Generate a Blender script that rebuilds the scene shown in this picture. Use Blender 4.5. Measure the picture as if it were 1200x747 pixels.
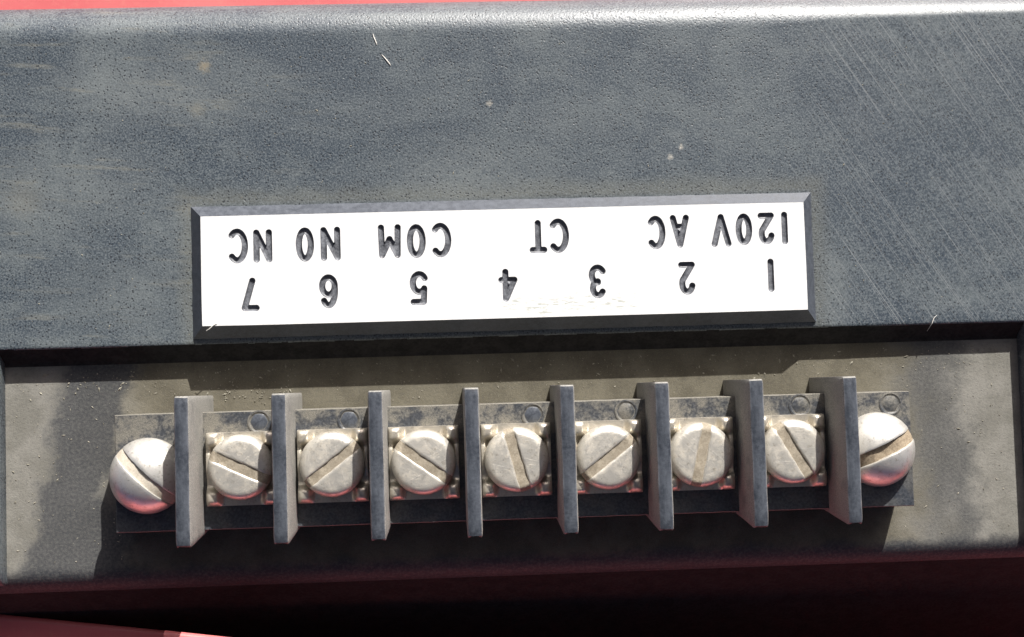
import bpy, bmesh, math, random
import numpy as np
from mathutils import Vector, Matrix, noise
from mathutils.geometry import delaunay_2d_cdt

# ------------------------------------------------------------------ scene, camera, light
scn = bpy.context.scene
for o in list(bpy.data.objects):
    bpy.data.objects.remove(o)
S = 0.001                                   # geometry below is written in millimetres
random.seed(7)

cam_data = bpy.data.cameras.new('camera')
cam = bpy.data.objects.new('camera', cam_data)
scn.collection.objects.link(cam)
cam_data.sensor_width = 36.0
cam_data.lens = 45.0
cam_data.clip_start = 0.002
cam_data.clip_end = 50.0
Rwc = Matrix(((0.99872802, -0.02976783, 0.04069656),
              (0.02757561, 0.99819202, 0.05340676),
              (-0.04221278, -0.0522166, 0.99774321)))
cm = Rwc.transposed().to_4x4()
cm.translation = Vector((-6.0918, 7.6084, 139.4942)) * S
cam.matrix_world = cm
scn.camera = cam

SUNV = Vector((0.55, 1.75, 1.0)).normalized()          # towards the sun
EL = math.asin(SUNV.z)
AZ = math.atan2(SUNV.x, SUNV.y)
world = bpy.data.worlds.new('World')
scn.world = world
world.use_nodes = True
wn = world.node_tree.nodes
sky = wn.new('ShaderNodeTexSky')
sky.sky_type = 'NISHITA'
sky.sun_disc = False
sky.sun_elevation = EL
sky.sun_rotation = AZ
bg = wn['Background']
sky.air_density = 0.12
sky.dust_density = 2.5
sky.ozone_density = 0.5
bg.inputs['Strength'].default_value = 0.10
world.node_tree.links.new(sky.outputs['Color'], bg.inputs['Color'])

sl = bpy.data.lights.new('sun', 'SUN')
sl.energy = 5.0
sl.angle = math.radians(0.53)
sl.color = (1.0, 0.965, 0.915)
sun = bpy.data.objects.new('sun', sl)
scn.collection.objects.link(sun)
sun.rotation_euler = SUNV.to_track_quat('Z', 'Y').to_euler()
sun.location = SUNV * 0.6

scn.view_settings.view_transform = 'Standard'
scn.view_settings.look = 'None'
scn.view_settings.exposure = 0.76
scn.view_settings.gamma = 1.0
scn.render.engine = 'CYCLES'
scn.cycles.max_bounces = 8
scn.cycles.diffuse_bounces = 4
scn.cycles.glossy_bounces = 4

# ------------------------------------------------------------------ helpers
def link(o, parent=None):
    scn.collection.objects.link(o)
    if parent is not None:
        o.parent = parent
    return o

def empty(name, loc=(0, 0, 0)):
    o = bpy.data.objects.new(name, None)
    o.empty_display_size = 0.005
    o.location = Vector(loc) * S
    return link(o)

def tag(o, label=None, cat=None, group=None, kind=None):
    if label: o['label'] = label
    if cat: o['category'] = cat
    if group: o['group'] = group
    if kind: o['kind'] = kind
    return o

def mesh(name, verts, faces, mat, smooth=True, angle=35):
    me = bpy.data.meshes.new(name)
    me.from_pydata([(v[0] * S, v[1] * S, v[2] * S) for v in verts], [], faces)
    me.update()
    bm = bmesh.new()
    bm.from_mesh(me)
    bmesh.ops.recalc_face_normals(bm, faces=bm.faces)
    bm.to_mesh(me)
    bm.free()
    if mat: me.materials.append(mat)
    if smooth:
        me.shade_smooth()
        if angle: me.set_sharp_from_angle(angle=math.radians(angle))
    return me

def ob(name, me, parent=None, loc=(0, 0, 0), rz=0.0):
    o = bpy.data.objects.new(name, me)
    o.location = Vector(loc) * S
    o.rotation_euler = (0, 0, rz)
    return link(o, parent)

# ------------------------------------------------------------------ material helpers
class NT:
    def __init__(self, name):
        self.m = bpy.data.materials.new(name)
        self.m.use_nodes = True
        self.t = self.m.node_tree
        self.b = self.t.nodes['Principled BSDF']
        tc = self.t.nodes.new('ShaderNodeTexCoord')
        mp = self.t.nodes.new('ShaderNodeMapping')
        mp.inputs['Scale'].default_value = (1000, 1000, 1000)      # coordinates in mm
        self.l(tc.outputs['Object'], mp.inputs['Vector'])
        self.co = mp.outputs['Vector']
        sx = self.t.nodes.new('ShaderNodeSeparateXYZ')
        self.l(self.co, sx.inputs[0])
        self.x, self.y, self.z = sx.outputs
    def l(self, a, b): self.t.links.new(a, b)
    def set(self, sock, v):
        if isinstance(v, (int, float)): sock.default_value = v
        elif isinstance(v, tuple): sock.default_value = v if len(v) != 3 or sock.type == 'VECTOR' else (*v, 1)
        else: self.l(v, sock)
    def noise(self, scale, detail=3, rough=0.55, vec=None, dist=0.0):
        n = self.t.nodes.new('ShaderNodeTexNoise')
        n.inputs['Scale'].default_value = scale
        n.inputs['Detail'].default_value = detail
        n.inputs['Roughness'].default_value = rough
        n.inputs['Distortion'].default_value = dist
        self.l(vec or self.co, n.inputs['Vector'])
        return n.outputs['Fac']
    def voro(self, scale, vec=None, feature='F1'):
        n = self.t.nodes.new('ShaderNodeTexVoronoi')
        n.feature = feature
        n.inputs['Scale'].default_value = scale
        self.l(vec or self.co, n.inputs['Vector'])
        return n.outputs['Distance']
    def map(self, rot=0, scale=(1, 1, 1), loc=(0, 0, 0)):
        m = self.t.nodes.new('ShaderNodeMapping')
        self.l(self.co, m.inputs['Vector'])
        m.inputs['Rotation'].default_value = (0, 0, rot)
        m2 = self.t.nodes.new('ShaderNodeMapping')
        m2.inputs['Scale'].default_value = scale
        m2.inputs['Location'].default_value = loc
        self.l(m.outputs[0], m2.inputs['Vector'])
        return m2.outputs[0]
    def math(self, op, a, b=0.0, c=None, clamp=False):
        n = self.t.nodes.new('ShaderNodeMath')
        n.operation = op
        n.use_clamp = clamp
        self.set(n.inputs[0], a); self.set(n.inputs[1], b)
        if c is not None: self.set(n.inputs[2], c)
        return n.outputs[0]
    def ramp(self, v, lo, hi, a=0.0, b=1.0, smooth=True):
        n = self.t.nodes.new('ShaderNodeMapRange')
        n.interpolation_type = 'SMOOTHSTEP' if smooth else 'LINEAR'
        self.set(n.inputs[0], v)
        for i, q in enumerate((lo, hi, a, b)): n.inputs[1 + i].default_value = q
        return n.outputs[0]
    def mix(self, f, a, b):
        n = self.t.nodes.new('ShaderNodeMix')
        n.data_type = 'RGBA'
        self.set(n.inputs[0], f); self.set(n.inputs[6], a); self.set(n.inputs[7], b)
        return n.outputs[2]
    def bump(self, h, strength, dist_mm, normal=None):
        n = self.t.nodes.new('ShaderNodeBump')
        n.inputs['Strength'].default_value = strength
        n.inputs['Distance'].default_value = dist_mm * S
        self.l(h, n.inputs['Height'])
        if normal is not None: self.l(normal, n.inputs['Normal'])
        return n.outputs[0]
    def nrm(self):
        g = self.t.nodes.new('ShaderNodeNewGeometry')
        vt = self.t.nodes.new('ShaderNodeVectorTransform')
        vt.vector_type = 'NORMAL'; vt.convert_from = 'WORLD'; vt.convert_to = 'OBJECT'
        self.l(g.outputs['Normal'], vt.inputs[0])
        s = self.t.nodes.new('ShaderNodeSeparateXYZ')
        self.l(vt.outputs[0], s.inputs[0])
        return s.outputs
    def out(self, col=None, rough=None, metal=None, normal=None, spec=None):
        if col is not None: self.set(self.b.inputs['Base Color'], col)
        if rough is not None: self.set(self.b.inputs['Roughness'], rough)
        if metal is not None: self.set(self.b.inputs['Metallic'], metal)
        if spec is not None: self.set(self.b.inputs['Specular IOR Level'], spec)
        if normal is not None: self.l(normal, self.b.inputs['Normal'])
        return self.m

DUST = (0.24, 0.215, 0.155)
def box_mask(n, cx, cy, hx, hy, soft, wob=None):
    """soft-edged rectangle in the thing's own mm coordinates"""
    ax = n.math('ABSOLUTE', n.math('SUBTRACT', n.x, cx))
    ay = n.math('ABSOLUTE', n.math('SUBTRACT', n.y, cy))
    d = n.math('MAXIMUM', n.math('SUBTRACT', ax, hx), n.math('SUBTRACT', ay, hy))
    if wob is not None: d = n.math('ADD', d, wob)
    return n.ramp(d, -soft, soft, 1.0, 0.0)

# --- moulded black face with grain, chalky haze and sanding scratches
def m_face():
    n = NT('moulded_black_plastic')
    grain = n.noise(5.2, 2.5, 0.7)
    grain2 = n.voro(3.6)
    pit = n.math('MULTIPLY', n.ramp(n.voro(2.7, n.map(0.4, (1, 1, 1), (5, 2, 0))), 0.34, 0.16), n.ramp(n.noise(0.8, 2), 0.34, 0.52))
    big = n.noise(0.055, 4, 0.62)
    med = n.noise(0.22, 4, 0.7)
    fine = n.noise(4.0, 2, 0.7)
    sanded = n.ramp(n.math('ADD', n.x, n.math('MULTIPLY', med, 10.0)), 33, 44)
    # diagonal sanding scratches (long thin streaks), only where it was sanded
    st = n.noise(1.0, 3, 0.75, n.map(math.radians(57), (0.018, 5.5, 1)))
    st2 = n.noise(1.0, 2, 0.6, n.map(math.radians(56), (0.03, 1.5, 1), (7, 3, 0)))
    scr = n.math('MULTIPLY', n.ramp(st, 0.50, 0.66), n.ramp(st2, 0.34, 0.54))
    scr = n.math('MULTIPLY', scr, sanded)
    wide = n.noise(1.0, 9, 0.72, n.map(0.25, (0.045, 0.11, 1), (2, 4, 0)), 0.6)
    patch = n.noise(0.13, 8, 0.78, None, 0.8)
    haze = n.ramp(n.math('ADD', n.math('ADD', n.math('MULTIPLY', wide, 0.45), n.math('MULTIPLY', patch, 0.35)), n.math('MULTIPLY', grain, 0.20)), 0.42, 0.62)
    left = n.ramp(n.x, 0, -55, 0.72, 1.0)
    haze = n.math('MULTIPLY', haze, left)
    # larger chalky smears, each with its own place on the cover
    sm = 0.0
    for (bx, by, ax_, ay_, st_) in ((-36, 40, 15, 4.5, 0.8), (-47, 30, 12, 5, 0.7), (-4, 31, 13, 4.5, 0.75), (-41, 19, 9, 4, 0.65), (-14, 38, 8, 3, 0.4), (35, 17, 1.6, 7, 0.7), (46, 38, 9, 5, 0.3), (6, 36, 7, 3, 0.35)):
        ex_ = n.math('DIVIDE', n.math('SUBTRACT', n.x, bx), ax_)
        ey_ = n.math('DIVIDE', n.math('SUBTRACT', n.y, by), ay_)
        dd = n.math('SQRT', n.math('ADD', n.math('MULTIPLY', ex_, ex_), n.math('MULTIPLY', ey_, ey_)))
        dd = n.math('ADD', dd, n.math('MULTIPLY', n.math('SUBTRACT', patch, 0.5), 3.0))
        sm = n.math('MAXIMUM', sm, n.ramp(dd, 1.15, 0.1, 0.0, st_))
    sm = n.math('MULTIPLY', sm, n.ramp(n.math('ADD', n.math('MULTIPLY', wide, 0.5), n.math('MULTIPLY', fine, 0.5)), 0.36, 0.60, 0.25, 1.0))
    col = n.mix(haze, (0.033, 0.046, 0.061), (0.120, 0.138, 0.142))
    col = n.mix(n.math('MULTIPLY', sm, 0.75), col, (0.160, 0.176, 0.174))
    rubs = n.noise(1.0, 4, 0.7, n.map(0.05, (0.10, 0.75, 1), (3, 9, 0)))
    rubm = n.math('MULTIPLY', n.ramp(rubs, 0.54, 0.72), n.ramp(n.x, -12, -40))
    col = n.mix(n.math('MULTIPLY', rubm, 0.55), col, (0.18, 0.178, 0.15))
    # pale chalky line along the mounting edge of the plate
    ring = n.math('SUBTRACT', box_mask(n, -0.75, 20.4, 34.6, 8.9, 1.2, n.math('MULTIPLY', n.math('SUBTRACT', med, 0.5), 2.5)),
                  box_mask(n, -0.75, 20.4, 33.3, 7.4, 0.5), clamp=True)
    col = n.mix(n.math('MULTIPLY', ring, 0.35), col, (0.16, 0.155, 0.12))
    sp = n.ramp(grain, 0.44, 0.62)
    col = n.mix(n.math('MULTIPLY', sp, 0.55), col, (0.150, 0.172, 0.186))
    col = n.mix(n.math('MULTIPLY', n.ramp(grain2, 0.22, 0.05), 0.3), col, (0.022, 0.026, 0.032))
    col = n.mix(n.math('MULTIPLY', pit, 0.85), col, (0.014, 0.017, 0.022))
    col = n.mix(n.math('MULTIPLY', scr, 0.64), col, (0.20, 0.215, 0.222))
    lsp = n.math('MULTIPLY', n.ramp(n.voro(1.9, n.map(1.1, (1, 1, 1), (11, 7, 0))), 0.11, 0.05), n.ramp(n.noise(0.5, 3, 0.7), 0.45, 0.6))
    col = n.mix(n.math('MULTIPLY', lsp, 0.7), col, (0.34, 0.36, 0.35))
    # isolated stains
    for (sx_, sy_, r_, c_, s_) in ((-32.6, 42.9, 1.0, (0.26, 0.22, 0.15), 0.6), (-33.4, 38.2, 1.3, (0.2, 0.19, 0.15), 0.35),
                                   (17.5, 31.9, 0.45, (0.45, 0.43, 0.38), 0.7), (18.7, 33.0, 0.4, (0.45, 0.43, 0.38), 0.7),
                                   (-2.0, 38.2, 0.5, (0.40, 0.38, 0.33), 0.6), (-52, 29, 3.0, (0.2, 0.19, 0.15), 0.25)):
        v = n.t.nodes.new('ShaderNodeVectorMath'); v.operation = 'DISTANCE'
        cxyz = n.t.nodes.new('ShaderNodeCombineXYZ')
        n.l(n.x, cxyz.inputs[0]); n.l(n.y, cxyz.inputs[1])
        n.l(cxyz.outputs[0], v.inputs[0]); v.inputs[1].default_value = (sx_, sy_, 0)
        d = n.math('ADD', v.outputs['Value'], n.math('MULTIPLY', n.math('SUBTRACT', fine, 0.5), r_ * 1.6))
        col = n.mix(n.math('MULTIPLY', n.ramp(d, r_, 0.0), s_), col, c_)
    amt = n.ramp(sanded, 0, 1, 1.0, 0.45)
    h = n.math('ADD', n.math('MULTIPLY', grain, 1.0), n.math('MULTIPLY', grain2, -0.5))
    h = n.math('ADD', h, n.math('MULTIPLY', pit, -0.5))
    h = n.math('MULTIPLY', h, amt)
    h = n.math('ADD', h, n.math('MULTIPLY', scr, -0.35))
    nr = n.bump(h, 0.6, 0.045)
    rg = n.math('ADD', 0.34, n.math('MULTIPLY', med, 0.14))
    return n.out(col, rg, 0.0, nr, 0.5)

# --- recessed ledge: dust with wiped smears
def m_ledge():
    n = NT('dusty_black_ledge')
    med = n.noise(0.25, 4, 0.65)
    fine = n.noise(3.2, 3, 0.7)
    vf = n.noise(9.0, 2, 0.7)
    big = n.noise(0.08, 3, 0.6)
    wob = n.math('MULTIPLY', n.math('SUBTRACT', med, 0.5), 7.0)
    # the dust lies thick towards the wall and around the block; it thins out over the rounded front edge
    front = n.ramp(n.math('ADD', n.y, n.math('MULTIPLY', wob, 0.35)), -11.6, -9.9)
    # wiped streaks: slanting bands (coordinates along the ledge, leaning)
    lean = n.math('ADD', n.x, n.math('MULTIPLY', n.y, -0.22))
    s1 = n.ramp(n.math('ABSOLUTE', n.math('SUBTRACT', n.math('ADD', lean, wob), -47.0)), 4.6, 2.6)
    s1b = n.ramp(n.math('ABSOLUTE', n.math('SUBTRACT', n.math('ADD', lean, wob), -43.0)), 4.0, 1.5)
    low = n.ramp(n.y, 1.0, -6.0, 0.0, 1.0)
    s1 = n.math('MAXIMUM', s1, n.math('MULTIPLY', s1b, low))
    lean2 = n.math('ADD', n.x, n.math('MULTIPLY', n.y, 0.10))
    s2 = n.ramp(n.math('ABSOLUTE', n.math('SUBTRACT', n.math('ADD', lean2, n.math('MULTIPLY', wob, 1.3)), 47.0)), 5.0, 1.0)
    s2 = n.math('MULTIPLY', s2, n.ramp(big, 0.30, 0.55, 0.35, 0.8))
    wipe = n.math('MAXIMUM', s1, s2)
    dust = n.math('MULTIPLY', front, n.math('SUBTRACT', 1.0, n.math('MULTIPLY', wipe, 0.8)))
    dust = n.math('MULTIPLY', dust, n.ramp(fine, 0.25, 0.55, 0.72, 1.0))
    paler = n.ramp(n.math('ADD', n.math('ABSOLUTE', n.x), wob), 38, 50)
    dcol = n.mix(paler, n.mix(n.ramp(med, 0.35, 0.65), (0.098, 0.089, 0.066), (0.140, 0.128, 0.096)),
                 n.mix(n.ramp(med, 0.35, 0.65), (0.165, 0.160, 0.140), (0.225, 0.218, 0.195)))
    dcol = n.mix(n.math('MULTIPLY', n.ramp(vf, 0.5, 0.72), 0.35), dcol, (0.24, 0.228, 0.19))
    dcol = n.mix(n.math('MULTIPLY', n.ramp(vf, 0.42, 0.28), 0.45), dcol, (0.055, 0.05, 0.04))
    bcol = n.mix(n.ramp(fine, 0.4, 0.7), (0.042, 0.045, 0.052), (0.085, 0.088, 0.088))
    col = n.mix(dust, bcol, dcol)
    h = n.math('ADD', n.math('MULTIPLY', fine, 0.7), n.math('MULTIPLY', vf, 0.4))
    nr = n.bump(h, 0.6, 0.09)
    return n.out(col, n.ramp(dust, 0, 1, 0.5, 0.9), 0.0, nr, 0.2)

# --- terminal block plastic
def m_block(barrier=False):
    n = NT('block_phenolic_barrier' if barrier else 'block_phenolic')
    oi = n.t.nodes.new('ShaderNodeObjectInfo')
    n4 = n.t.nodes.new('ShaderNodeVectorMath'); n4.operation = 'ADD'
    n.l(n.co, n4.inputs[0])
    cx = n.t.nodes.new('ShaderNodeCombineXYZ')
    for i in range(3): n.l(n.math('MULTIPLY', oi.outputs['Random'], 57.0 + 13 * i), cx.inputs[i])
    n.l(cx.outputs[0], n4.inputs[1])
    v = n4.outputs[0]
    med = n.noise(0.45, 4, 0.65, v)
    fine = n.noise(3.4, 3, 0.7, v)
    vf = n.noise(9, 2, 0.7, v)
    nx, ny, nz = n.nrm()
    bcol = n.mix(n.ramp(fine, 0.35, 0.7), (0.026, 0.031, 0.040), (0.060, 0.068, 0.082))
    if barrier:
        # vertical rub marks along the narrow front edge
        rub = n.noise(1.0, 4, 0.7, n.map(0, (0.9, 0.30, 0.4)))
        bcol = n.mix(n.math('MULTIPLY', n.ramp(rub, 0.30, 0.80), 0.6), bcol, (0.115, 0.128, 0.15))
        wear = n.math('MULTIPLY', n.math('MULTIPLY', n.ramp(n.math('ABSOLUTE', n.x), 0.48, 0.66), n.ramp(n.z, 11.4, 11.8)), n.ramp(rub, 0.35, 0.65))
        bcol = n.mix(n.math('MULTIPLY', wear, 0.4), bcol, (0.26, 0.27, 0.285))
        side = n.ramp(n.math('ABSOLUTE', nx), 0.6, 0.95)
        top = n.ramp(ny, 0.3, 0.8)
        dust = n.math('MAXIMUM', n.math('MULTIPLY', side, n.ramp(med, 0.25, 0.5, 0.55, 0.95)), n.math('MULTIPLY', top, 0.7))
        dust = n.math('MULTIPLY', dust, n.ramp(fine, 0.25, 0.5, 0.7, 1.0))
        dcol = n.mix(n.ramp(vf, 0.35, 0.65), (0.20, 0.195, 0.178), (0.34, 0.33, 0.30))
    else:
        dust = n.ramp(n.math('ADD', n.math('MULTIPLY', med, 0.75), n.math('MULTIPLY', fine, 0.25)), 0.40, 0.60, 0.10, 0.9)
        up = n.ramp(n.y, -6, 3, 0.25, 1.0)
        dust = n.math('MULTIPLY', dust, up)
        dust = n.math('MAXIMUM', dust, n.math('MULTIPLY', n.ramp(ny, 0.2, 0.7), 0.9))
        dcol = n.mix(n.ramp(vf, 0.35, 0.65), (0.115, 0.108, 0.09), (0.20, 0.187, 0.155))
    col = n.mix(dust, bcol, dcol)
    nr = n.bump(n.math('ADD', fine, n.math('MULTIPLY', vf, 0.5)), 0.45, 0.05)
    return n.out(col, n.ramp(dust, 0, 1, 0.30, 0.8), 0.0, nr, 0.5)

def m_plain(name, c0, c1, rough=0.5, scale=1.5, bump=0.03, metal=0.0, spec=0.5):
    n = NT(name)
    a = n.noise(scale, 4, 0.65)
    b = n.noise(scale * 5, 2, 0.6)
    col = n.mix(n.ramp(n.math('ADD', n.math('MULTIPLY', a, 0.6), n.math('MULTIPLY', b, 0.4)), 0.36, 0.64), c0, c1)
    nr = n.bump(b, 0.4, bump)
    return n.out(col, n.ramp(a, 0.3, 0.7, rough - 0.08, rough + 0.08), metal, nr, spec)

def m_red():
    n = NT('red_painted_steel')
    a = n.noise(0.03, 4, 0.6)
    b = n.noise(1.2, 3, 0.65)
    col = n.mix(n.ramp(a, 0.35, 0.65), (0.52, 0.115, 0.12), (0.58, 0.16, 0.16))
    col = n.mix(n.math('MULTIPLY', n.ramp(b, 0.5, 0.75), 0.25), col, (0.58, 0.22, 0.18))
    nr = n.bump(b, 0.3, 0.05)
    return n.out(col, 0.42, 0.0, nr, 0.5)

def m_metal(name, base, grime, rough, gscale=1.2, gstr=0.5, metal=0.9, rim=0.7):
    """dulled plating; grime in patches and low on the head"""
    n = NT(name)
    oi = n.t.nodes.new('ShaderNodeObjectInfo')
    va = n.t.nodes.new('ShaderNodeVectorMath'); va.operation = 'ADD'
    n.l(n.co, va.inputs[0])
    cx = n.t.nodes.new('ShaderNodeCombineXYZ')
    for i in range(3): n.l(n.math('MULTIPLY', oi.outputs['Random'], 31.0 + 17 * i), cx.inputs[i])
    n.l(cx.outputs[0], va.inputs[1])
    v = va.outputs[0]
    a = n.noise(gscale, 4, 0.65, v)
    f = n.noise(5.0, 3, 0.7, v)
    g = n.ramp(n.math('ADD', n.math('MULTIPLY', a, 0.6), n.math('MULTIPLY', f, 0.4)), 0.42, 0.66, 0.0, gstr)
    col = n.mix(g, base, grime)
    pit = n.ramp(n.noise(2.2, 4, 0.8, v), 0.53, 0.70)
    col = n.mix(n.math('MULTIPLY', pit, 0.55), col, (0.27, 0.235, 0.175))
    low = n.math('MULTIPLY', n.ramp(n.z, 1.55, 0.5), n.ramp(f, 0.3, 0.6, 0.35, 0.9))
    col = n.mix(n.math('MULTIPLY', low, rim), col, (0.20, 0.165, 0.12))
    spot = n.ramp(n.voro(1.3, v), 0.10, 0.05)
    col = n.mix(n.math('MULTIPLY', spot, 0.6), col, (0.12, 0.10, 0.08))
    scrm = n.ramp(n.noise(1.0, 3, 0.7, n.map(0.5, (0.25, 4.5, 1))), 0.58, 0.7)
    col = n.mix(n.math('MULTIPLY', scrm, 0.22), col, (0.80, 0.78, 0.72))
    nr = n.bump(n.math('ADD', f, n.math('MULTIPLY', scrm, 0.4)), 0.35, 0.04)
    met = n.ramp(g, 0.0, 1.0, metal, metal * 0.6)
    rg = n.math('ADD', rough, n.math('MULTIPLY', g, 0.35))
    return n.out(col, rg, met, nr, 0.5)

def m_white():
    n = NT('white_laminate')
    a = n.noise(0.5, 4, 0.7)
    f = n.noise(2.5, 4, 0.75, n.map(0.06, (0.30, 1.7, 1)))
    col = n.mix(n.ramp(a, 0.4, 0.7), (0.74, 0.745, 0.745), (0.68, 0.685, 0.68))
    # scuffs near the lower edge under the digits
    scuff = n.math('MULTIPLY', box_mask(n, 6.0, 16.1, 7.0, 0.7, 0.9, n.math('MULTIPLY', n.math('SUBTRACT', a, 0.5), 4.0)), n.ramp(f, 0.50, 0.58))
    col = n.mix(n.math('MULTIPLY', scuff, 0.6), col, (0.20, 0.22, 0.16))
    edge = n.math('SUBTRACT', 1.0, box_mask(n, -0.75, 20.6, 31.2, 4.9, 1.0, n.math('MULTIPLY', n.math('SUBTRACT', n.noise(0.35, 4, 0.7), 0.5), 5.0)))
    col = n.mix(n.math('MULTIPLY', edge, n.ramp(f, 0.42, 0.7, 0.0, 0.30)), col, (0.42, 0.45, 0.38))
    film = n.ramp(n.noise(0.16, 4, 0.7), 0.5, 0.7)
    col = n.mix(n.math('MULTIPLY', film, 0.18), col, (0.50, 0.51, 0.48))
    sc2 = n.ramp(n.noise(0.9, 4, 0.8), 0.64, 0.76)
    col = n.mix(n.math('MULTIPLY', sc2, 0.35), col, (0.36, 0.40, 0.34))
    return n.out(col, 0.45, 0.0, n.bump(f, 0.15, 0.02), 0.5)

M_FACE = m_face(); M_LEDGE = m_ledge(); M_BLOCK = m_block(); M_BARR = m_block(True); M_RED = m_red()
M_WHITE = m_white()
M_CORE = m_plain('black_laminate_core', (0.040, 0.046, 0.058), (0.072, 0.082, 0.10), 0.40, 1.6, 0.04)
M_GROOVE = m_plain('engraved_groove', (0.06, 0.063, 0.072), (0.17, 0.18, 0.20), 0.45, 1.6, 0.03)
M_NICKEL = m_metal('dull_nickel', (0.60, 0.58, 0.525), (0.46, 0.425, 0.36), 0.36, 0.9, 0.8, 0.62)
M_PLATE = m_metal('dull_nickel_plate', (0.60, 0.56, 0.48), (0.44, 0.40, 0.33), 0.28, 0.9, 0.6, 0.7, 0.0)
M_ZINC = m_metal('bright_zinc', (0.72, 0.71, 0.67), (0.54, 0.51, 0.45), 0.29, 0.9, 0.45, 0.66, 0.15)
M_SLOT = m_plain('slot_brown', (0.20, 0.17, 0.125), (0.33, 0.29, 0.225), 0.75, 1.2, 0.05)  # brown slot floor, darker than the head's plating
M_SLOTP = m_plain('slot_plating', (0.42, 0.38, 0.30), (0.55, 0.50, 0.42), 0.6, 1.2, 0.05)
M_SLOTD = m_plain('slot_dirt', (0.17, 0.13, 0.085), (0.33, 0.27, 0.19), 0.85, 3.0, 0.1)
M_SKIRT = m_plain('smooth_black_plastic', (0.022, 0.021, 0.021), (0.040, 0.038, 0.037), 0.8, 0.6, 0.05, 0.0, 0.05)
M_CRUMB = m_plain('dust_crumb', (0.13, 0.12, 0.09), (0.34, 0.32, 0.26), 0.9, 0.4, 0.02)
M_LINT = m_plain('pale_fibre', (0.62, 0.60, 0.55), (0.75, 0.73, 0.68), 0.8, 1.0, 0.01)

# ------------------------------------------------------------------ setting: red enclosure
BASE_Z = -22.0
H = 2.12
def grid_mesh(name, xs, ys, zf, mat, angle=None):
    vs = [(x, y, zf(x, y)) for y in ys for x in xs]
    nx = len(xs)
    fs = [(j * nx + i, j * nx + i + 1, (j + 1) * nx + i + 1, (j + 1) * nx + i) for j in range(len(ys) - 1) for i in range(nx - 1)]
    return mesh(name, vs, fs, mat, True, angle)

panel = ob('red_panel', grid_mesh('red_panel', list(np.linspace(-260, 260, 27)), list(np.linspace(-260, 260, 27)),
                                  lambda x, y: BASE_Z + 0.25 * noise.noise((x * 0.02, y * 0.02, 3)), M_RED))
tag(panel, 'red painted steel panel under the black housing', kind='structure')

# ------------------------------------------------------------------ housing
housing = empty('equipment_housing', (0, 0, BASE_Z))
tag(housing, 'black moulded plastic equipment housing with a dusty recessed ledge along one side', 'housing')
HX, RX, YW, WS = 74.0, 54.75, 12.95, 1.62       # half width, recess half width, wall top, wall slope run
RXR = 55.75                                      # the recess reaches a little further on the right
FR, FY = 4.5, 46.1                              # fillet of the far edge
def hz(z): return z - BASE_Z                    # children are placed relative to the housing's base

def fillet_z(t):
    return H - FR + math.sqrt(max(FR * FR - t * t, 0))
def face_z(x, y):
    z = H if y <= FY else fillet_z(y - FY)
    z += 0.035 * noise.noise((x * 0.05, y * 0.07, 1.3)) + 0.012 * noise.noise((x * 0.25, y * 0.25, 5.3))
    if x > 26:                                   # the corner that was sanded flat
        z = min(z, H - 0.010 - 0.0052 * (x - 30) - 0.0010 * max(0, y - 40))
    ex = abs(x) - (HX - 3.0)
    if ex > 0: z -= 3.0 - math.sqrt(max(9.0 - ex * ex, 0))
    return z
xs = sorted(list(np.linspace(-HX, -HX + 3, 8)) + list(np.linspace(-HX + 4, HX - 4, 200)) + list(np.linspace(HX - 3, HX, 8)) + [-RX - 0.1, RXR + 0.1])
ys = [YW + 0.35] + list(np.linspace(YW + 1, FY - 0.5, 46)) + [FY + FR * math.sin(a) for a in np.linspace(0, math.pi / 2, 30)]
def shift(me, dz):
    for v in me.vertices: v.co.z += dz * S
    return me
# the face sheet with its rear skirt
nx = len(xs)
vs = [(x, y, face_z(x, y)) for y in ys for x in xs]
fs = [(j * nx + i, j * nx + i + 1, (j + 1) * nx + i + 1, (j + 1) * nx + i) for j in range(len(ys) - 1) for i in range(nx - 1)]
top0 = (len(ys) - 1) * nx
b0 = len(vs)
vs += [(x, ys[-1] + 0.6, BASE_Z) for x in xs]
fs += [(top0 + i, top0 + i + 1, b0 + i + 1, b0 + i) for i in range(nx - 1)]
# rounded lip, sloping wall down to the ledge, fillet at its foot (inside the recess)
prof = [(YW + 0.35, None), (YW + 0.12, H - 0.015), (YW + 0.02, H - 0.06), (YW - 0.06, H - 0.16), (YW - WS + 0.3, 0.22), (YW - WS + 0.1, 0.07), (YW - WS - 0.2, 0.0)]
rows = []
inx = [i for i, x in enumerate(xs) if -RX - 0.101 <= x <= RXR + 0.101]
for k, (y, z) in enumerate(prof):
    if k == 0:
        rows.append(inx); continue
    r = []
    for i in inx:
        w = 0.05 * noise.noise((xs[i] * 0.3, k * 0.2, 9)) + 0.03 * noise.noise((xs[i] * 1.1, k * .2, 4))
        r.append(len(vs)); vs.append((xs[i], y + w * (k < 5), (face_z(xs[i], YW + 0.35) - H + z) if k < 4 else z))
    rows.append(r)
for a, b in zip(rows[:-1], rows[1:]):
    fs += [(a[i], a[i + 1], b[i + 1], b[i]) for i in range(len(a) - 1)]
me = mesh('front_face', vs, fs, M_FACE, True, 50)
me.materials.append(M_SKIRT)                     # recess wall: smooth, ungrained plastic, coloured darker to deepen its shade
for p in me.polygons:
    c = p.center / S
    if c.y < YW - 0.02: p.material_index = 1
o = ob('front_face', me, housing, (0, 0, hz(0)))

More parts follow.
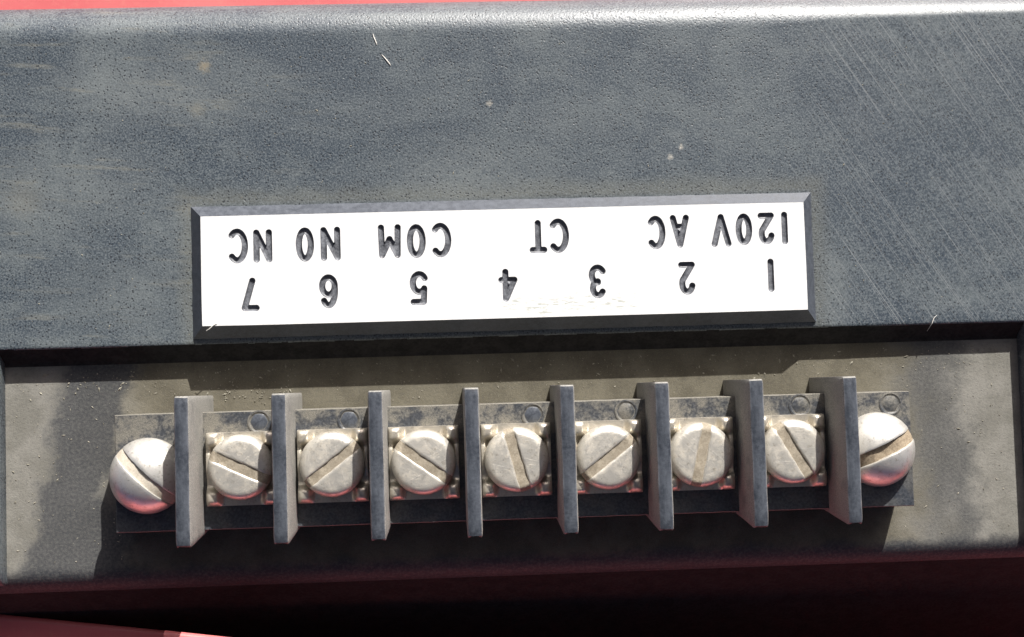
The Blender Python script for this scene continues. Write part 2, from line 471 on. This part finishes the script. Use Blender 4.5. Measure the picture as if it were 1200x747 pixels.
# recessed ledge, its rounded nose and the drafted skirt below
NOSE_Y, NR = -10.5, 2.9
def ledge_profile():
    p = [(YW - WS - 0.2, 0.0)] + [(y, 0.0) for y in np.linspace(YW - WS - 1, NOSE_Y + 0.4, 22)]
    for a in np.linspace(0, math.radians(66), 9):
        p.append((NOSE_Y - NR * math.sin(a), -NR + NR * math.cos(a)))
    return p
lp = ledge_profile()
lxs = list(np.linspace(-HX, HX, 160))
vs = []
for (y, z) in lp:
    for x in lxs:
        vs.append((x, y, z + 0.02 * noise.noise((x * 0.2, y * 0.2, 2.2)) + (0.10 * noise.noise((x * 0.06, 0, 7)) if y < NOSE_Y else 0)))
nl = len(lxs)
fs = [(j * nl + i, j * nl + i + 1, (j + 1) * nl + i + 1, (j + 1) * nl + i) for j in range(len(lp) - 1) for i in range(nl - 1)]
ob('recess_ledge', mesh('recess_ledge', vs, fs, M_LEDGE, True, None), housing, (0, 0, hz(0)))

ye, ze = lp[-1]
sv = []; n_s = 40
for k, (y, z) in enumerate([(ye + 0.05, ze + 0.03), (ye - 0.25, ze - 0.35), (ye - 0.9, ze - 1.8), (ye - 14.0, BASE_Z)]):
    for x in np.linspace(-HX, HX, n_s):
        sv.append((x, y + 0.06 * noise.noise((x * 0.1, k, 1)), z + (0.10 * noise.noise((x * 0.06, 0, 7)) if k < 2 else 0)))
sf = [(j * n_s + i, j * n_s + i + 1, (j + 1) * n_s + i + 1, (j + 1) * n_s + i) for j in range(3) for i in range(n_s - 1)]
ob('skirt', mesh('skirt', sv, sf, M_SKIRT, True, 40), housing, (0, 0, hz(0)))
# rails closing the recess left and right
for s in (-1, 1):
    rx = RXR if s > 0 else RX
    pts = []; prof2 = [(rx + 0.12, -0.3), (rx, 0.0), (rx + 0.12, H - 0.35), (rx + 0.22, H - 0.12), (rx + 0.45, H - 0.02), (rx + 0.8, H)]
    for a in np.linspace(0, math.pi / 2, 7): prof2.append((HX - 3 + 3 * math.sin(a), H - 3 + 3 * math.cos(a)))
    prof2.append((HX + 0.8, BASE_Z))
    yy = [YW + 0.5, YW - 1, 6, 0, -6, NOSE_Y + 0.6]
    for a in np.linspace(0, math.pi / 2, 7): yy.append(NOSE_Y + 0.6 - 2.2 * math.sin(a))
    for j, y in enumerate(yy):
        drop = 0 if j < 6 else 2.2 * (1 - math.cos((j - 6) / 6 * math.pi / 2))
        for (x, z) in prof2:
            pts.append((s * x, y, (z - drop * (1 if z > -1 else 0)) - 0.004))
    m_ = len(prof2)
    f2 = [(j * m_ + i, j * m_ + i + 1, (j + 1) * m_ + i + 1, (j + 1) * m_ + i) for j in range(len(yy) - 1) for i in range(m_ - 1)]
    ob('side_rail', mesh('side_rail', pts, f2, M_FACE, True, 50), housing, (0, 0, hz(0)))
    # side skirt behind the rail
    q = [(s * HX, YW + 0.3, H - 3), (s * (HX + 0.8), YW + 0.3, BASE_Z), (s * (HX + 0.8), FY + FR + 0.6, BASE_Z), (s * HX, FY + FR, H - FR - 3)]
    ob('side_skirt', mesh('side_skirt', q, [(0, 1, 2, 3)], M_SKIRT), housing, (0, 0, hz(0)))

# ------------------------------------------------------------------ red flange beside the housing's skirt
FZ = -6.0
flange = empty('red_flange', (0, -60, BASE_Z))
tag(flange, 'red painted steel flange with a guessed raised tab and upright side beside the black housing', 'flange')
def sweep(name, p0, p1, prof, N, zj=0.05):
    d = (p1 - p0).normalized(); nrm_ = Vector((d.y, -d.x))
    vs = []
    for t in np.linspace(0, 1, N):
        b = p0.lerp(p1, t)
        for (o_, z) in prof:
            q = b + nrm_ * o_
            vs.append((q.x, q.y + 60, z - BASE_Z + zj * noise.noise((q.x * 0.05, q.y * 0.05, 1)) * (z > -6)))
    k = len(prof)
    fs = [(j * k + i, j * k + (i + 1) % k, (j + 1) * k + (i + 1) % k, (j + 1) * k + i) for j in range(N - 1) for i in range(k)]
    fs += [tuple(range(k)), tuple(range((N - 1) * k, N * k))]
    return mesh(name, vs, fs, M_RED, True, 40)
r_ = 0.5
lip = [(r_ - r_ * math.sin(a), FZ - r_ + r_ * math.cos(a)) for a in np.linspace(0, math.pi, 9)]
sheet = [(81, 14), (80, 14), (80, FZ + 1.0), (79.7, FZ + 0.3), (79, FZ), (40, FZ), (8, FZ)] + lip + [(8, FZ - 1), (79, FZ - 1), (80, FZ - 1), (80, BASE_Z), (81, BASE_Z)]
ob('sheet', sweep('sheet', Vector((-95, -11.03)), Vector((95, -36.83)), sheet, 50), flange)
TZ = 2.5
lip = [(r_ - r_ * math.sin(a), TZ - r_ + r_ * math.cos(a)) for a in np.linspace(0, math.pi, 9)]
tabp = [(14, TZ), (5, TZ)] + lip + [(5, TZ - 1), (13, TZ - 1), (13, FZ - 0.3), (14, FZ - 0.3)]
ob('guessed_tab', sweep('guessed_tab', Vector((-37.75, -17.0)), Vector((-24.0, -18.98)), tabp, 12, 0.02), flange)  # guessed piece, raised clear of the shadow so its top is sunlit

# ------------------------------------------------------------------ engraved nameplate
A_TH = 1.74
LX0, LX1, LY0, LY1, LW = -32.94, 31.41, 14.80, 26.37, 1.30
PZ = H + A_TH
def arc(cx, cy, rx, ry, a0, a1, n=18):
    return [(cx + rx * math.cos(math.radians(a0 + (a1 - a0) * k / n)), cy + ry * math.sin(math.radians(a0 + (a1 - a0) * k / n))) for k in range(n + 1)]
GL = {
    'C': [arc(.55, .5, .55, .5, 48, 312, 24)],
    'N': [[(0, 0), (0, 1), (1, 0), (1, 1)]],
    'O': [arc(.5, .5, .5, .5, 0, 360, 32)],
    '0': [arc(.5, .5, .5, .5, 0, 360, 32)],
    'M': [[(0, 0), (0.04, 1), (.5, .42), (.96, 1), (1, 0)]],
    'T': [[(0, 1), (1, 1)], [(.5, 1), (.5, 0)]],
    'A': [[(0, 0), (.5, 1), (1, 0)], [(.18, .33), (.82, .33)]],
    'V': [[(0, 1), (.5, 0), (1, 1)]],
    '1': [[(.5, 0), (.5, 1)]],
    '2': [arc(.48, .70, .48, .30, 165, -25, 14) + [(0.0, 0.0), (1, 0)]],
    '3': [arc(.45, .75, .48, .25, 150, -90, 14), arc(.45, .27, .55, .27, 90, -150, 16)],
    '4': [[(.68, 0), (.68, 1), (0, .30), (1, .30)]],
    '5': [[(.95, 1), (.12, 1), (.06, .52)] + arc(.45, .32, .53, .32, 130, -148, 18)],
    '6': [arc(.5, .5, .5, .5, 42, 180, 14) + [(0, .3)], arc(.5, .31, .5, .31, 0, 360, 26)],
    '7': [[(0, 1), (1, 1), (.32, 0)]],
}
TXT = [('C', -29.1, 23.18, 2.17, 3.71), ('N', -26.48, 23.11, 1.99, 3.53), ('O', -22.05, 23.15, 1.93, 3.65), ('N', -19.35, 23.16, 2.11, 3.62),
       ('M', -13.11, 23.27, 2.44, 3.62), ('O', -10.28, 23.23, 2.02, 3.62), ('C', -7.64, 23.27, 2.17, 3.71), ('T', 2.69, 23.39, 1.9, 3.55),
       ('C', 4.92, 23.42, 2.17, 3.71), ('C', 15.38, 23.5, 1.99, 3.62), ('A', 17.91, 23.57, 2.08, 3.55), ('V', 22.38, 23.55, 2.17, 3.55),
       ('0', 24.85, 23.61, 1.81, 3.44), ('2', 27.27, 23.64, 1.78, 3.44), ('1', 29.27, 23.64, 0.61, 3.53), ('7', -27.87, 18.01, 1.9, 3.55),
       ('6', -19.67, 18.12, 1.99, 3.62), ('5', -10.14, 18.22, 1.96, 3.62), ('4', -0.67, 18.26, 2.05, 3.53), ('3', 8.87, 18.42, 1.81, 3.62),
       ('2', 18.5, 18.5, 1.81, 3.55), ('1', 27.58, 18.58, 0.61, 3.59)]
SR = 0.335                                        # half the width of the engraving cutter

def contour(D, x0, y0, h, iso):
    """marching squares on distance grid D (rows = y): unordered vertices and edges"""
    ids = {}; V = []; E = []
    ny, nx_ = D.shape
    def vert(key, pa, pb, da, db):
        if key not in ids:
            t = (iso - da) / (db - da)
            t = min(max(t, 0.04), 0.96)
            ids[key] = len(V)
            V.append((x0 + h * (pa[0] + t * (pb[0] - pa[0])), y0 + h * (pa[1] + t * (pb[1] - pa[1]))))
        return ids[key]
    for j in range(ny - 1):
        for i in range(nx_ - 1):
            c = [(i, j), (i + 1, j), (i + 1, j + 1), (i, j + 1)]
            d = [D[q[1], q[0]] for q in c]
            s = [v < iso for v in d]
            if all(s) or not any(s): continue
            cr = []
            for k in range(4):
                k2 = (k + 1) % 4
                if s[k] != s[k2]:
                    a, b = c[k], c[k2]; da, db = d[k], d[k2]
                    if a > b: a, b, da, db = b, a, db, da
                    cr.append(vert((a, b), a, b, da, db))
            if len(cr) == 2: E.append((cr[0], cr[1]))
            elif len(cr) == 4:
                if s[0]: E += [(cr[0], cr[1]), (cr[2], cr[3])] if not (sum(d) / 4 > iso) else [(cr[3], cr[0]), (cr[1], cr[2])]
                else: E += [(cr[3], cr[0]), (cr[1], cr[2])] if not (sum(d) / 4 > iso) else [(cr[0], cr[1]), (cr[2], cr[3])]
    return V, E

def seg_dist(px, py, segs):
    best = np.full(px.shape, 1e9)
    for (ax, ay), (bx, by) in segs:
        dx, dy = bx - ax, by - ay
        L = dx * dx + dy * dy
        t = np.clip(((px - ax) * dx + (py - ay) * dy) / (L if L > 1e-12 else 1), 0, 1)
        best = np.minimum(best, np.hypot(px - ax - t * dx, py - ay - t * dy))
    return best

plate = empty('nameplate', (0, 0, H))
tag(plate, 'white nameplate with black sloping edges and upside-down terminal lettering', 'nameplate')
PV = []; PE = []
glyph_segs = []
rg = random.Random(3)
for gi, (ch, cx, cy, w, h) in enumerate(TXT):
    segs = []
    iw, ih = max(w - 2 * SR, 0.01), h - 2 * SR
    for pl in GL[ch]:
        q = [(cx - (u - .5) * iw, cy - (v - .5) * ih) for (u, v) in pl]       # the plate hangs upside down
        segs += list(zip(q[:-1], q[1:]))
    glyph_segs.append(segs)
    step = 0.065
    x0, y0 = cx - w / 2 - 0.25, cy - h / 2 - 0.25
    gx = np.arange(x0, cx + w / 2 + 0.25, step); gy = np.arange(y0, cy + h / 2 + 0.25, step)
    XX, YY = np.meshgrid(gx, gy)
    D = seg_dist(XX, YY, segs)
    V0, E0 = contour(D, x0, y0, step, SR)
    V1, E1 = contour(D, x0, y0, step, SR - 0.10)
    V2, E2 = contour(D, x0, y0, step, SR - 0.21)
    off = len(PV); PV += V0; PE += [(a + off, b + off) for a, b in E0]
    VV = V0 + V1 + V2
    EE = E0 + [(a + len(V0), b + len(V0)) for a, b in E1] + [(a + len(V0) + len(V1), b + len(V0) + len(V1)) for a, b in E2]
    ov, oe, of, vmap, _, _ = delaunay_2d_cdt([Vector(v) for v in VV], EE, [], 0, 1e-5)
    P = np.array([(v.x, v.y) for v in ov])
    dist = seg_dist(P[:, 0], P[:, 1], segs)
    dep = np.interp(dist, [0, SR - 0.21, SR - 0.10, SR - 0.005], [-0.32, -0.28, -0.22, 0.0])
    fk = []
    for f in of:
        c = P[list(f)].mean(axis=0)
        if seg_dist(np.array([c[0]]), np.array([c[1]]), segs)[0] < SR: fk.append(list(f))
    ob('engraved_digit' if ch.isdigit() else 'engraved_letter',
       mesh('engraving', [(p[0], p[1], z) for p, z in zip(P, dep)], fk, M_GROOVE, True, 50), plate, (0, 0, A_TH))
# white face sheet with the openings of the engraving
rect = []
for (a, b) in (((LX0, LY0), (LX1, LY0)), ((LX1, LY0), (LX1, LY1)), ((LX1, LY1), (LX0, LY1)), ((LX0, LY1), (LX0, LY0))):
    N = 60 if a[1] == b[1] else 14
    for k in range(N):
        t = k / N
        rect.append((a[0] + t * (b[0] - a[0]) , a[1] + t * (b[1] - a[1])))
rect = [(x + 0.06 * noise.noise((x * 1.3, y * 1.3, 0)), y + 0.06 * noise.noise((x * 1.3, y * 1.3, 8))) for x, y in rect]
ro = len(PV); PV += rect; PE += [(ro + k, ro + (k + 1) % len(rect)) for k in range(len(rect))]
ov, oe, of, _, _, _ = delaunay_2d_cdt([Vector(v) for v in PV], PE, [], 0, 1e-5)
P = np.array([(v.x, v.y) for v in ov])
cent = np.array([P[list(f)].mean(axis=0) for f in of])
inside = np.zeros(len(of), bool)
for (ch, cx, cy, w, h), segs in zip(TXT, glyph_segs):
    near = (abs(cent[:, 0] - cx) < w / 2 + .3) & (abs(cent[:, 1] - cy) < h / 2 + .3)
    ix = np.where(near)[0]
    if len(ix):
        inside[ix] |= seg_dist(cent[ix, 0], cent[ix, 1], segs) < SR
mx, my = (LX0 + LX1) / 2, (LY0 + LY1) / 2
fk = [list(f) for f, q in zip(of, inside) if not q]
me = mesh('white_face', [(p[0], p[1], 0) for p in P], fk, M_WHITE, False)
ob('white_face', me, plate, (0, 0, A_TH))
# bevelled core
vs = []; K = len(rect)
rings = [(0.0, A_TH), (0.05, A_TH - 0.06), (LW - 0.05, 0.16), (LW, 0.10), (LW, -0.06)]
for (o_, z) in rings:
    for (x, y) in rect:
        ex = o_ * (1 if x > LX1 - 0.12 else -1 if x < LX0 + 0.12 else 0)
        ey = o_ * (1 if y > LY1 - 0.12 else -1 if y < LY0 + 0.12 else 0)
        w = 0.03 * noise.noise((x * 0.8, y * 0.8, z)) if o_ > 0.5 else 0
        vs.append((x + ex + w, y + ey + w, z))
fs = [(j * K + i, j * K + (i + 1) % K, (j + 1) * K + (i + 1) % K, (j + 1) * K + i) for j in range(len(rings) - 1) for i in range(K)]
ob('bevelled_edge', mesh('bevelled_edge', vs, fs, M_CORE, True, 30), plate)

# ------------------------------------------------------------------ terminal block
HB = 5.7
block = empty('terminal_block', (0, 0, 0))
tag(block, 'black terminal block with eight barriers and seven slotted screws on the dusty ledge', 'terminal block')
def box_bev(x0, x1, y0, y1, z0, z1, b, jit=0.0):
    """box with chamfered upper edges, slightly uneven"""
    vs = []; fs = []
    nx_, ny_ = max(2, int((x1 - x0) / 1.2)), max(2, int((y1 - y0) / 1.2))
    def loop(ins, z):
        l = []
        for k in range(nx_): l.append((x0 + ins + (x1 - x0 - 2 * ins) * k / nx_, y0 + ins))
        for k in range(ny_): l.append((x1 - ins, y0 + ins + (y1 - y0 - 2 * ins) * k / ny_))
        for k in range(nx_): l.append((x1 - ins - (x1 - x0 - 2 * ins) * k / nx_, y1 - ins))
        for k in range(ny_): l.append((x0 + ins, y1 - ins - (y1 - y0 - 2 * ins) * k / ny_))
        s = len(vs)
        for (x, y) in l:
            j = jit * noise.noise((x * 1.3, y * 1.3, z))
            vs.append((x + j, y + j, z + j * 0.5))
        return list(range(s, s + len(l)))
    L = [loop(0, z0), loop(0, z1 - b), loop(b, z1)]
    for a, c in zip(L[:-1], L[1:]):
        fs += [(a[i], a[(i + 1) % len(a)], c[(i + 1) % len(a)], c[i]) for i in range(len(a))]
    fs.append(tuple(L[-1]))
    return vs, fs
BX0, BX1, BY0, BY1 = -41.7, 41.36, -6.30, 5.77
vs, fs = box_bev(BX0, BX1, BY0, BY1, 0.0, HB, 0.06, 0.05)
ob('base', mesh('block_base', vs, fs, M_BLOCK, True, 30), block)

# one barrier: tall tapered wall with a rounded, ridged front edge
def barrier_mesh(seed):
    prof = [(-.88, 0.0), (-.85, 4), (-.81, 8), (-.76, 11.75), (-.66, 12.02), (-.46, 12.15), (-.10, 12.20), (.0, 12.18), (.10, 12.20), (.46, 12.15), (.66, 12.02), (.76, 11.75), (.81, 8), (.85, 4), (.88, 0.0)]
    ys_ = [-7.3, -7.12, -6.6] + list(np.linspace(-5.8, 6.2, 15)) + [7.0, 7.36, 7.5]
    vs = []
    for j, y in enumerate(ys_):
        e = 0.35 if j in (0, len(ys_) - 1) else 0.12 if j in (1, len(ys_) - 2) else 0
        for (x, z) in prof:
            q = 0.035 * noise.noise((x * 0.9 + seed, y * 0.8, z * 0.5 + seed))
            zz = z - e * (0.9 if z > 11 else 0)
            yy = y
            if y < -6: yy += (1 - min(z, 11.75) / 11.75) * 1.0 * (-6 - y) / 1.3          # the lower end is undercut
            if j == 0 and z > 11: yy += 0.5 * max(0, 0.6 - abs(x))          # notch at the front end of the ridge
            vs.append((x * (1 - e * 0.25) + q, yy + q, zz + (q if z > 1 else 0)))
    k = len(prof)
    fs = [(j * k + i, j * k + i + 1, (j + 1) * k + i + 1, (j + 1) * k + i) for j in range(len(ys_) - 1) for i in range(k - 1)]
    fs.append(tuple(range(k)))
    fs.append(tuple(range((len(ys_) - 1) * k, len(ys_) * k)))
    return mesh('barrier', vs, fs, M_BARR, True, 28)
PITCH = 9.525
BX = [-34.3 + 0.755 + PITCH * k for k in range(8)]
for k, x in enumerate(BX):
    ob('barrier', barrier_mesh(k * 3.7), block, (x, 0, 0))

# moulded hexagonal marks
def mark_mesh(clean):
    vs, fs = [], []
    rr = [(1.22, -0.02), (1.22, 0.07), (1.08, 0.09), (0.98, 0.0), (0.90, -0.02), (0.80, 0.05), (0.0, 0.06)]
    for j, (r, z) in enumerate(rr):
        for a in range(24):
            t = a / 24 * 2 * math.pi
            h6 = math.cos(math.pi / 6) / math.cos((t % (math.pi / 3)) - math.pi / 6)
            q = r * (1 if j < 3 else 0.55 + 0.45 * h6 if j < 5 else h6)
            vs.append((q * math.cos(t), q * math.sin(t), z))
    for j in range(len(rr) - 1):
        fs += [(j * 24 + i, j * 24 + (i + 1) % 24, (j + 1) * 24 + (i + 1) % 24, (j + 1) * 24 + i) for i in range(24)]
    me = mesh('moulding_mark', vs, fs, M_BLOCK, True, 35)
    if not clean: return me
    me.materials.append(M_CORE)
    for p in me.polygons:
        if Vector((p.center.x, p.center.y)).length < 0.85 * S: p.material_index = 1
    return me
mm = mark_mesh(False); mc = mark_mesh(True)
for x, y in ((-26.92, 4.62), (-17.67, 4.55), (1.45, 4.5), (11.24, 4.55), (29.65, 4.62), (39.3, 4.5)):
    ob('moulding_mark', mc if x < 5 else mm, block, (x, y, HB))

# pressed clamp plates under the screws
def plate_z(u, v):
    z = 0.55
    for sx_ in (-1, 1):
        for sy_ in (-1, 1):
            z += 1.0 * math.exp(-(((u - sx_ * 2.95) / 0.78) ** 4 + ((v - sy_ * 2.95) / 0.85) ** 4))
        z += 0.55 * math.exp(-(((u - sx_ * 3.4) / 0.34) ** 4 + ((v - 0.6) / 1.5) ** 4))
    return z
def clamp_mesh():
    nn = 48
    us = np.linspace(-3.6, 3.6, nn); vv = np.linspace(-3.85, 3.65, nn)
    vs = [(u, v, plate_z(u, v)) for v in vv for u in us]
    fs = [(j * nn + i, j * nn + i + 1, (j + 1) * nn + i + 1, (j + 1) * nn + i) for j in range(nn - 1) for i in range(nn - 1)]
    # sides
    rim = [i for i in range(nn)] + [j * nn + nn - 1 for j in range(1, nn)] + [(nn - 1) * nn + i for i in range(nn - 2, -1, -1)] + [j * nn for j in range(nn - 2, 0, -1)]
    s = len(vs)
    for i in rim: vs.append((vs[i][0] * 1.006, vs[i][1] * 1.006, 0.0))
    R_ = len(rim)
    fs += [(rim[i], rim[(i + 1) % R_], s + (i + 1) % R_, s + i) for i in range(R_)]
    return mesh('clamp_plate', vs, fs, M_PLATE, True, 45)
# slotted head as a chord grid: u runs across the slot, v along it
def head_mesh(name, R_, hfun, slot_w, floor_z, mat, mat_slot, ends=0.05, seed=0.0):
    hw = slot_w / 2
    un = [-R_ * math.cos(a) for a in np.linspace(0.0, math.pi, 34)]
    un = [u for u in un if abs(u) > hw + 0.08]
    cols = sorted([(u, 0) for u in un] + [(-hw - .05, 0), (-hw, 0), (-hw + 0.07, 1), (0.0, 1), (hw - 0.07, 1), (hw, 0), (hw + .05, 0)])
    ts = [math.cos(a) for a in np.linspace(math.pi, 0, 34)]
    vs, fs, mi = [], [], []
    for (u, sl_) in cols:
        c = math.sqrt(max(R_ * R_ - u * u, 0))
        for t in ts:
            v = c * t
            r = min(math.hypot(u, v), R_)
            z = hfun(r)
            if abs(abs(u) - hw) < 1e-6 and sl_ == 0: z -= 0.03
            if sl_: z = min(floor_z + 0.02 * math.sin(v * 3), z - ends)
            du = 0.0
            if abs(u) < hw + 0.06 and seed:                       # slot edges chewed by the driver
                du = 0.06 * noise.noise((v * 1.1 + seed, seed, u > 0)) + 0.02 * noise.noise((v * 3.5, seed * 2, u > 0))
                if abs(u) > hw - 1e-6: z -= 0.07 * max(0, noise.noise((v * 1.6, seed * 3, 2 * (u > 0))))
            z += 0.015 * noise.noise((u * 1.2 + seed, v * 1.2, seed))
            vs.append((u + du, v, z))
    n_ = len(ts); m_ = len(cols)
    for i in range(m_ - 1):
        slotq = cols[i][1] and cols[i + 1][1]
        for j in range(n_ - 1):
            fs.append((i * n_ + j, (i + 1) * n_ + j, (i + 1) * n_ + j + 1, i * n_ + j + 1)); mi.append(1 if slotq else 0)
    for e in (0, n_ - 1):                         # skirt of the head
        s = len(vs)
        for i in range(m_): vs.append((vs[i * n_ + e][0], vs[i * n_ + e][1], 0.0))
        for i in range(m_ - 1):
            fs.append((i * n_ + e, (i + 1) * n_ + e, s + i + 1, s + i)); mi.append(0)
    me = bpy.data.meshes.new(name)
    me.from_pydata([(a * S, b * S, c * S) for a, b, c in vs], [], fs)
    me.materials.append(mat); me.materials.append(mat_slot)
    for p, q in zip(me.polygons, mi): p.material_index = q
    bm = bmesh.new(); bm.from_mesh(me)
    bmesh.ops.remove_doubles(bm, verts=bm.verts, dist=1e-8)
    bmesh.ops.recalc_face_normals(bm, faces=bm.faces)
    bm.to_mesh(me); bm.free()
    me.shade_smooth(); me.set_sharp_from_angle(angle=math.radians(38))
    return me
def binder(r, R_=3.32, h=1.95, b=0.80):
    crown = h + 0.10 * (1 - (r / R_) ** 2)
    if r < R_ - b: return crown
    t = (r - (R_ - b)) / b
    return crown - 0.85 * (1 - math.sqrt(max(1 - t * t, 0)))
def dome(r, R_=3.9, h=2.75):
    return 0.25 + h * (max(1 - (r / R_) ** 2.15, 0)) ** 0.62
cl = clamp_mesh()
#              x       y      slot direction in the picture plane (degrees, anticlockwise from +x)
SCREWS = [(-28.64, 0.12, -25), (-19.35, 0.10, 37), (-10.0, 0.02, -36), (-0.45, 0.0, -75), (9.0, -0.07, 37), (18.6, -0.12, 77), (28.26, -0.09, -60)]
for i_, (x, y, a) in enumerate(SCREWS):
    hd = head_mesh('terminal_screw', 3.32, binder, (1.12, 1.05, 1.1, 1.2, 1.08, 1.15, 1.18)[i_], (1.90, 1.87, 1.90, 1.83, 1.89, 1.90, 1.84)[i_], M_NICKEL, M_SLOT, 0.05, 1.7 + 2.3 * i_)
    ob('clamp_plate', cl, block, (x, 0, HB))
    ob('terminal_screw', hd, block, (x, y, HB + 0.55), math.radians(a - 90))
mz = head_mesh('mounting_screw', 3.9, dome, 1.12, 2.68, M_ZINC, M_SLOTP, 0.22, 31.3)
mz2 = head_mesh('mounting_screw', 3.9, dome, 1.35, 2.5, M_ZINC, M_SLOTD, 0.28, 47.1)
o = ob('mounting_screw', mz, block, (-38.35, -0.55, HB), math.radians(-43 - 90)); o['label'] = 'shiny round-headed mounting screw with a pale slot'
o = ob('mounting_screw', mz2, block, (37.7, -0.25, HB), math.radians(24 - 90)); o['label'] = 'shiny round-headed mounting screw with a dirt-filled slot'

# ------------------------------------------------------------------ dust crumbs, specks and fibres
def crumbs(name, spots):
    vs, fs = [], []
    base = [(0, 0, 1), (1, 0, 0), (0, 1, 0), (-1, 0, 0), (0, -1, 0), (0, 0, -.5)]
    tri = [(0, 1, 2), (0, 2, 3), (0, 3, 4), (0, 4, 1), (5, 2, 1), (5, 3, 2), (5, 4, 3), (5, 1, 4)]
    for (x, y, z, r) in spots:
        s = len(vs); a = random.uniform(0, 6.28); e = random.choice((0.6, 1.0, 1.6, 2.6))
        for (p, q, w) in base:
            p *= e * random.uniform(.7, 1.2); q *= random.uniform(.7, 1.2)
            vs.append((x + r * (p * math.cos(a) - q * math.sin(a)), y + r * (p * math.sin(a) + q * math.cos(a)), z + r * w * 0.8))
        fs += [tuple(s + i for i in t) for t in tri]
    return mesh(name, vs, fs, M_CRUMB, False)
rc = random.Random(11)
sp = []
for _ in range(520):
    x = rc.uniform(-54, 54); y = 10.9 - abs(rc.gauss(0, 2.0)) - 0.3
    if -41 < x < 41 and y < 6.2: y = rc.uniform(6.4, 10)
    sp.append((x, y, 0.02, rc.choice((0.04, 0.05, 0.06, 0.10)) * rc.uniform(.6, 1.3)))
for _ in range(160):
    x = rc.choice((rc.uniform(-54, -42), rc.uniform(42, 54))); sp.append((x, rc.uniform(-10, 10), 0.02, rc.uniform(0.04, 0.09)))
for _ in range(60):
    sp.append((rc.uniform(-34, -24), rc.gauss(7.6, .7), 0.03, rc.uniform(0.04, 0.11)))
o = ob('dust_crumbs', crumbs('dust_crumbs', sp))
tag(o, 'fine beige dust crumbs scattered over the recessed ledge', 'dust', kind='stuff')
sp = []
for _ in range(420):
    x = rc.uniform(-56, 56); y = rc.uniform(14, 45)
    if LX0 - 1.6 < x < LX1 + 1.6 and LY0 - 1.6 < y < LY1 + 1.6: continue
    sp.append((x, y, face_z(x, y) + 0.01, rc.choice((0.03, 0.04, 0.06)) * rc.uniform(.7, 1.3)))
o = ob('dust_specks', crumbs('dust_specks', sp))
tag(o, 'pale dust specks on the flat black housing face', 'dust', kind='stuff')

def fibre(pts, r, label):
    vs, fs = [], []
    for k, p in enumerate(pts):
        q = Vector(pts[min(k + 1, len(pts) - 1)]) - Vector(pts[max(k - 1, 0)])
        q.normalize(); u = q.cross(Vector((0, 0, 1))).normalized(); w = u.cross(q)
        rr = r * (0.5 if k in (0, len(pts) - 1) else 1)
        for a in range(6):
            t = a / 6 * 2 * math.pi
            c = Vector(p) + u * rr * math.cos(t) + w * rr * math.sin(t)
            vs.append(tuple(c))
    fs = [(k * 6 + i, k * 6 + (i + 1) % 6, (k + 1) * 6 + (i + 1) % 6, (k + 1) * 6 + i) for k in range(len(pts) - 1) for i in range(6)]
    fs += [tuple(range(6)), tuple(range(len(vs) - 6, len(vs)))]
    tag(ob('lint_fibre', mesh('lint_fibre', vs, fs, M_LINT)), label, 'fibre', 'lint fibres on the housing')
zf = lambda x, y: face_z(x, y) + 0.05
fibre([(x, y, zf(x, y)) for x, y in ((-14.45, 46.1), (-14.3, 45.6), (-14.1, 45.1), (-14.05, 44.9))], 0.06, 'short straight pale fibre closest to the rounded edge of the housing')
fibre([(x, y, zf(x, y)) for x, y in ((-13.55, 43.8), (-13.2, 43.4), (-12.85, 42.95), (-12.6, 42.6))], 0.06, 'slanting pale fibre on the flat face just below another fibre')
fibre([(-32.6, 14.3, H + 1.6), (-32.2, 14.5, H + 1.82), (-31.75, 14.9, H + A_TH + 0.05), (-31.4, 15.05, H + A_TH + 0.05)], 0.05, 'tiny curled pale fibre on the corner of the white nameplate')
fibre([(45.2, 12.2, H - .75), (45.5, 13.0, H + 0.03), (45.75, 13.6, H + 0.06), (46.1, 13.9, H + 0.06)], 0.035, 'thin pale hair hanging over the lip above the ledge')
